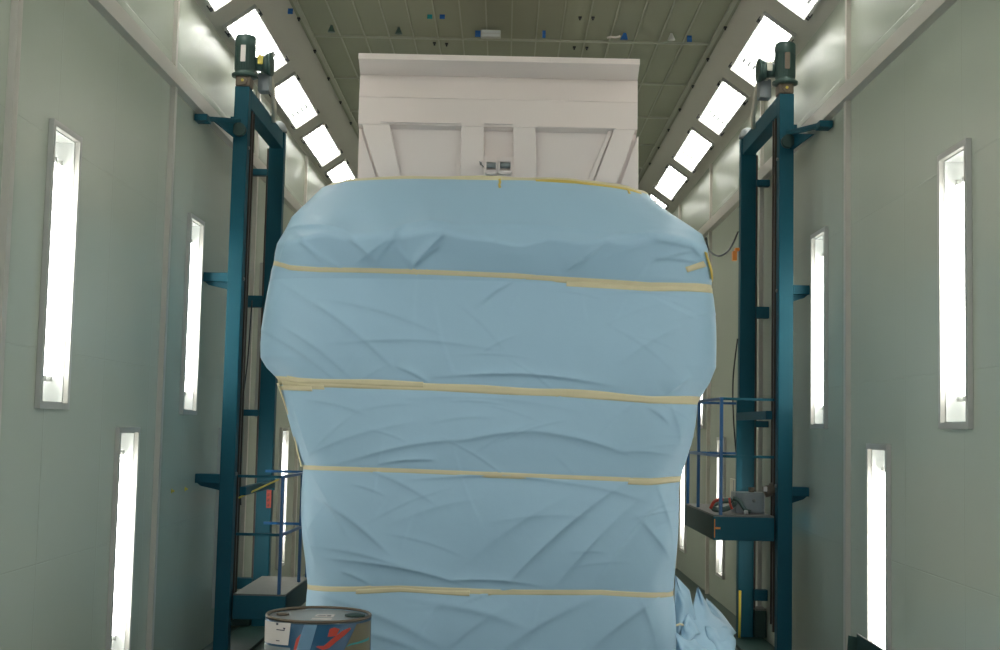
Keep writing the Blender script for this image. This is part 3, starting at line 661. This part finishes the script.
# drooping cable from the vehicle top to the right tower
pts = smooth_path([at(706, 238, 10.6), at(709, 250, 10.9), at(718, 256, 11.3), at(727, 252, 11.7), at(733, 243, 11.95), at(738, 232, RY-.09)])
tag(MB().tube(pts, .009, 8).build('drooping_cable', MT['black']), 'black cable drooping between the wrapped vehicle and the right tower', 'cable')
# wall vent seen through the railing
p = at(732, 489, 13.6)
vt = tag(empty('wall_vent', (2.5, 13.6, p.z)), 'small cream slatted vent on the right wall, seen through the platform railing', 'vent')
MB().box((2.495, 13.2, p.z-.1), (2.47, 13.95, p.z+.1), bev=.004).build('vent_plate', MT['cream'], vt)
MB().box((2.47, 13.44, p.z-.09), (2.465, 13.455, p.z+.09)).box((2.47, 13.7, p.z-.09), (2.465, 13.715, p.z+.09)).build('slot', MT['grey'], vt)
# brass fittings on the left wall
for px, py in ((171.5, 491), (185, 489)):
    v = R @ Vector((px-500, 325-py, -F)); k = -W/v.x; p = Vector((-W, v.y*k, v.z*k+CZ))
    tag(MB().lathe((p.x, p.y, p.z), [(.018, .001), (.018, .005), (.008, .006), (.008, .02), (.003, .022)], 12, ax=(1, 0, 0)).build('wall_fitting', MT['yellow']), 'small brass fitting on the left wall, '+('nearer one of the pair' if px < 180 else 'closer to the lift tower'), 'fitting', 'brass fittings on the left wall')

# ------------------------------------------------------------ blue drum
DY = 7.0; dc = at(319, 613, DY); DR = .283; DZ = dc.z
dm = tag(empty('steel_drum', (dc.x, DY, 0)), 'blue steel drum with a grey lid and red marks, in front of the left platform', 'drum')
prof_ = [(DR-.02, 0), (DR, .01), (DR, .28), (DR+.012, .30), (DR, .32), (DR, .56), (DR+.012, .58), (DR, .60), (DR, DZ-.02)]
MB().lathe((dc.x, DY, 0), prof_, 64).build('drum_shell', MT['drum'], dm)
rim_ = [(DR-.007+.008*math.cos(a), DZ-.008+.008*math.sin(a)) for a in np.linspace(0, 2*math.pi, 13)]
mb = MB(); n_ = 64; vs = []
for r_, z_ in rim_[:-1]:
    for k in range(n_): a = 2*math.pi*k/n_; vs.append((dc.x+r_*math.cos(a), DY+r_*math.sin(a), z_))
m_ = len(rim_)-1
mb.add(vs, [(j*n_+k, j*n_+(k+1) % n_, ((j+1) % m_)*n_+(k+1) % n_, ((j+1) % m_)*n_+k) for j in range(m_) for k in range(n_)], 0, True); mb.build('rim', MT['brown'], dm)
ld = MB().lathe((dc.x, DY, 0), [(DR-.014, DZ-.03), (DR-.014, DZ-.018), (DR-.03, DZ-.020), (.05, DZ-.018), (.001, DZ-.018)], 64).build('lid', MT['lid'], dm)
for dx, dy, r_, m in ((-.2, .03, .035, 'brown'), (.19, .04, .055, 'dteal')):
    MB().lathe((dc.x+dx, DY+dy, DZ-.018), [(r_, 0), (r_, .008), (r_*.7, .012), (.002, .012)], 24).build('bung', MT[m], ld)
a0 = (dc.x-.02, DY-.03, DZ-.017); lb = MB().box((a0[0], a0[1], a0[2]), (a0[0]+.10, a0[1]+.1, a0[2]+.002)).box((a0[0]-.005, a0[1]-.1, a0[2]), (a0[0]+.10, a0[1]-.04, a0[2]+.0012)).build('lid_label', MT['label'], ld)
MB().box((a0[0]+.012, a0[1]+.03, a0[2]+.002), (a0[0]+.055, a0[1]+.04, a0[2]+.0026)).box((a0[0]+.015, a0[1]+.055, a0[2]+.002), (a0[0]+.085, a0[1]+.062, a0[2]+.0026)).box((a0[0]+.065, a0[1]+.022, a0[2]+.002), (a0[0]+.085, a0[1]+.045, a0[2]+.0026)).build('print', MT['ink'], lb)
def decal(poly_px, name, m, off=.002, sub=10, parent=dm, label=None):
    """paint or paper on the drum side: px points mapped to angle and height"""
    P = []
    for px, py in poly_px:
        s = max(-.995, min(.995, (px-318)/53.3)); a = math.asin(s); yy_ = DY-DR*math.cos(a); z = at(px, py, yy_).z; P.append((a, z))
    bm = bmesh.new(); vs = [bm.verts.new((a, z, 0)) for a, z in P]; bm.faces.new(vs)
    bmesh.ops.triangulate(bm, faces=bm.faces[:]); bmesh.ops.subdivide_edges(bm, edges=bm.edges[:], cuts=sub, use_grid_fill=True)
    mb = MB(); bm.verts.index_update()
    mb.add([(dc.x+(DR+off)*math.sin(v.co.x), DY-(DR+off)*math.cos(v.co.x), v.co.y) for v in bm.verts], [[v.index for v in f.verts] for f in bm.faces]); bm.free()
    o = mb.build(name, MT[m], parent)
    if label: o['label'] = label
    return o
pl_ = decal([(267, 620), (298, 623), (296, 645.5), (267, 641)], 'paper_label', 'label', .004)
decal([(282.5, 622.7), (285, 623), (285, 625), (282.5, 625)], 'print', 'ink', .006, 3, pl_)
decal([(283, 629), (292, 630), (292, 631), (283, 630)], 'print', 'ink', .006, 3, pl_)
decal([(290, 627.5), (293, 628), (291.5, 630.5)], 'print', 'ink', .006, 3, pl_)
decal([(283, 640), (287, 640.5), (287, 641.4), (283, 641)], 'print', 'ink', .006, 3, pl_)
decal([(311.5, 624.5), (324, 625), (318, 650), (304, 650)], 'painted_stripe', 'drumlight')
decal([(304, 639), (308.5, 634), (304.5, 650), (301.5, 650)], 'painted_mark', 'red')
decal([(360, 624), (371, 620), (371, 660), (345, 660)], 'painted_panel', 'drumbrown', .002, 12)
decal([(336, 629), (340, 627.5), (345, 629), (342, 636), (334, 637)], 'painted_mark', 'red', .003)
decal([(347, 631), (354, 627.5), (355, 629), (350, 635), (342, 642), (336, 648), (330, 650), (323.5, 647), (325, 646), (331, 646), (337, 640)], 'painted_mark', 'red', .0035)
decal([(351, 647), (354, 644), (370, 637), (370, 640), (356, 645)], 'painted_mark', 'tapeteal', .004)
decal([(267, 643), (298, 648), (298, 660), (266, 660)], 'painted_panel', 'grey', .002)

# ------------------------------------------------------------ crumpled paper heap right of the vehicle
hp_ = tag(empty('crumpled_paper', (1.6, 9.4, 0)), 'heap of crumpled blue masking paper on the floor right of the vehicle', 'paper heap')
def leaf(pts, ns=26, nw=14, curl=.08, seed=0, name='paper_sheet'):
    """folded sheet: left edge and right edge polylines given as lists of (px,py,Y)"""
    Lq = [at(*p) for p in pts[0]]; Rq = [at(*p) for p in pts[1]]; r = np.random.default_rng(seed); ph = r.uniform(0, 6, 6); P = np.zeros((ns, nw, 3))
    def along(Q, t):
        s = t*(len(Q)-1); i = min(int(s), len(Q)-2); return Q[i].lerp(Q[i+1], s-i)
    for i in range(ns):
        t = i/(ns-1); a, b = along(Lq, t), along(Rq, t)
        for j in range(nw):
            s = j/(nw-1); p = a.lerp(b, s); bul = curl*math.sin(math.pi*s)*(.3+t)
            p.y -= bul+.02*math.sin(7*s+ph[0]+4*t)+.015*math.sin(11*t+ph[1]+5*s)+.012*abs(math.sin(9*s-6*t+ph[2])); p.z += .01*math.sin(8*s+ph[3]); P[i, j] = p
    P[..., 2] = np.maximum(P[..., 2], .012)
    return grid_mesh(P, name, MT['paper'], hp_, solid=.002)
leaf([[(675, 577, 9.0), (675, 610, 9.0), (672, 660, 9.0)], [(676, 577, 9.05), (690, 592, 9.2), (700, 640, 9.25)]], curl=.05, seed=1)
leaf([[(696, 588, 9.5), (690, 620, 9.2), (678, 640, 8.9), (670, 675, 8.8)], [(697.5, 588, 9.5), (712, 615, 9.5), (733, 630, 9.4), (737, 680, 9.1)]], curl=.12, seed=2)
leaf([[(703, 600, 9.8), (706, 612, 9.7), (715, 640, 9.6)], [(709, 599, 9.9), (722, 612, 9.9), (737, 632, 9.9)]], curl=.07, seed=3)
leaf([[(705, 627, 9.15), (706, 640, 9.05), (716, 660, 9.0)], [(727, 626, 9.4), (735, 640, 9.35), (735, 665, 9.2)]], curl=.14, seed=4)
leaf([[(676, 634, 8.85), (678, 650, 8.75), (680, 690, 8.7)], [(700, 642, 9.0), (712, 655, 8.9), (722, 700, 8.9)]], curl=.10, seed=5)
leaf([[(676, 622, 9.1), (681, 628, 9.0), (680, 646, 8.9)], [(680, 620, 9.1), (690, 612, 9.1), (700, 632, 9.05)]], curl=.05, seed=6)
nb = 20; Pb = np.zeros((nb, nb, 3))
for i in range(nb):
    for j in range(nb): Pb[i, j] = (1.22+.45*i/(nb-1), 8.85+.8*j/(nb-1), .004+.02*abs(math.sin(i*1.1+j*.6))+.015*abs(math.sin(j*1.3-i*.4)))
grid_mesh(Pb, 'paper_sheet', MT['paper'], hp_)
strip_p = [at(675, 626, 8.8), at(680, 624, 8.85), at(683, 625, 8.9)]
MB().tube(strip_p, .008, 6).build('tape_scrap', MT['tape'], hp_)

# ------------------------------------------------------------ dark green folded guard at the right wall
gd = tag(empty('metal_guard', (2.4, 8.2, 0)), 'dark green folded metal guard on the floor below the right wall lamp', 'guard')
zt_ = at(851, 634, 8.6).z; xg = 2.37
MB().prism3([(xg, 8.6, 0), (xg, 8.6, zt_), (xg+.02, 7.7, zt_-.02), (xg+.02, 7.7, 0)], (1, 0, 0), .006).build('side_plate', MT['dteal'], gd)
MB().prism3([(xg-.10, 8.6, 0), (xg-.055, 8.6, zt_-.01), (xg, 8.6, zt_-.02), (xg, 8.6, 0)], (0, 1, 0), .006).build('end_plate', MT['dteal'], gd)
MB().beam((xg+.003, 8.6, zt_+.002), (xg+.023, 7.7, zt_-.018), .008, .006).build('rolled_edge', MT['deck'], gd)

# ------------------------------------------------------------ daylight through the open end behind the camera
w = bpy.data.worlds.new('world'); bpy.context.scene.world = w; w.use_nodes = True
w.node_tree.nodes['Background'].inputs[0].default_value = (.84, .96, 1.06, 1); w.node_tree.nodes['Background'].inputs[1].default_value = 1.2
sc = bpy.context.scene
sc.view_settings.view_transform = 'Standard'; sc.view_settings.look = 'None'; sc.view_settings.gamma = 1; sc.view_settings.use_curve_mapping = False
sc.view_settings.exposure = 0.30
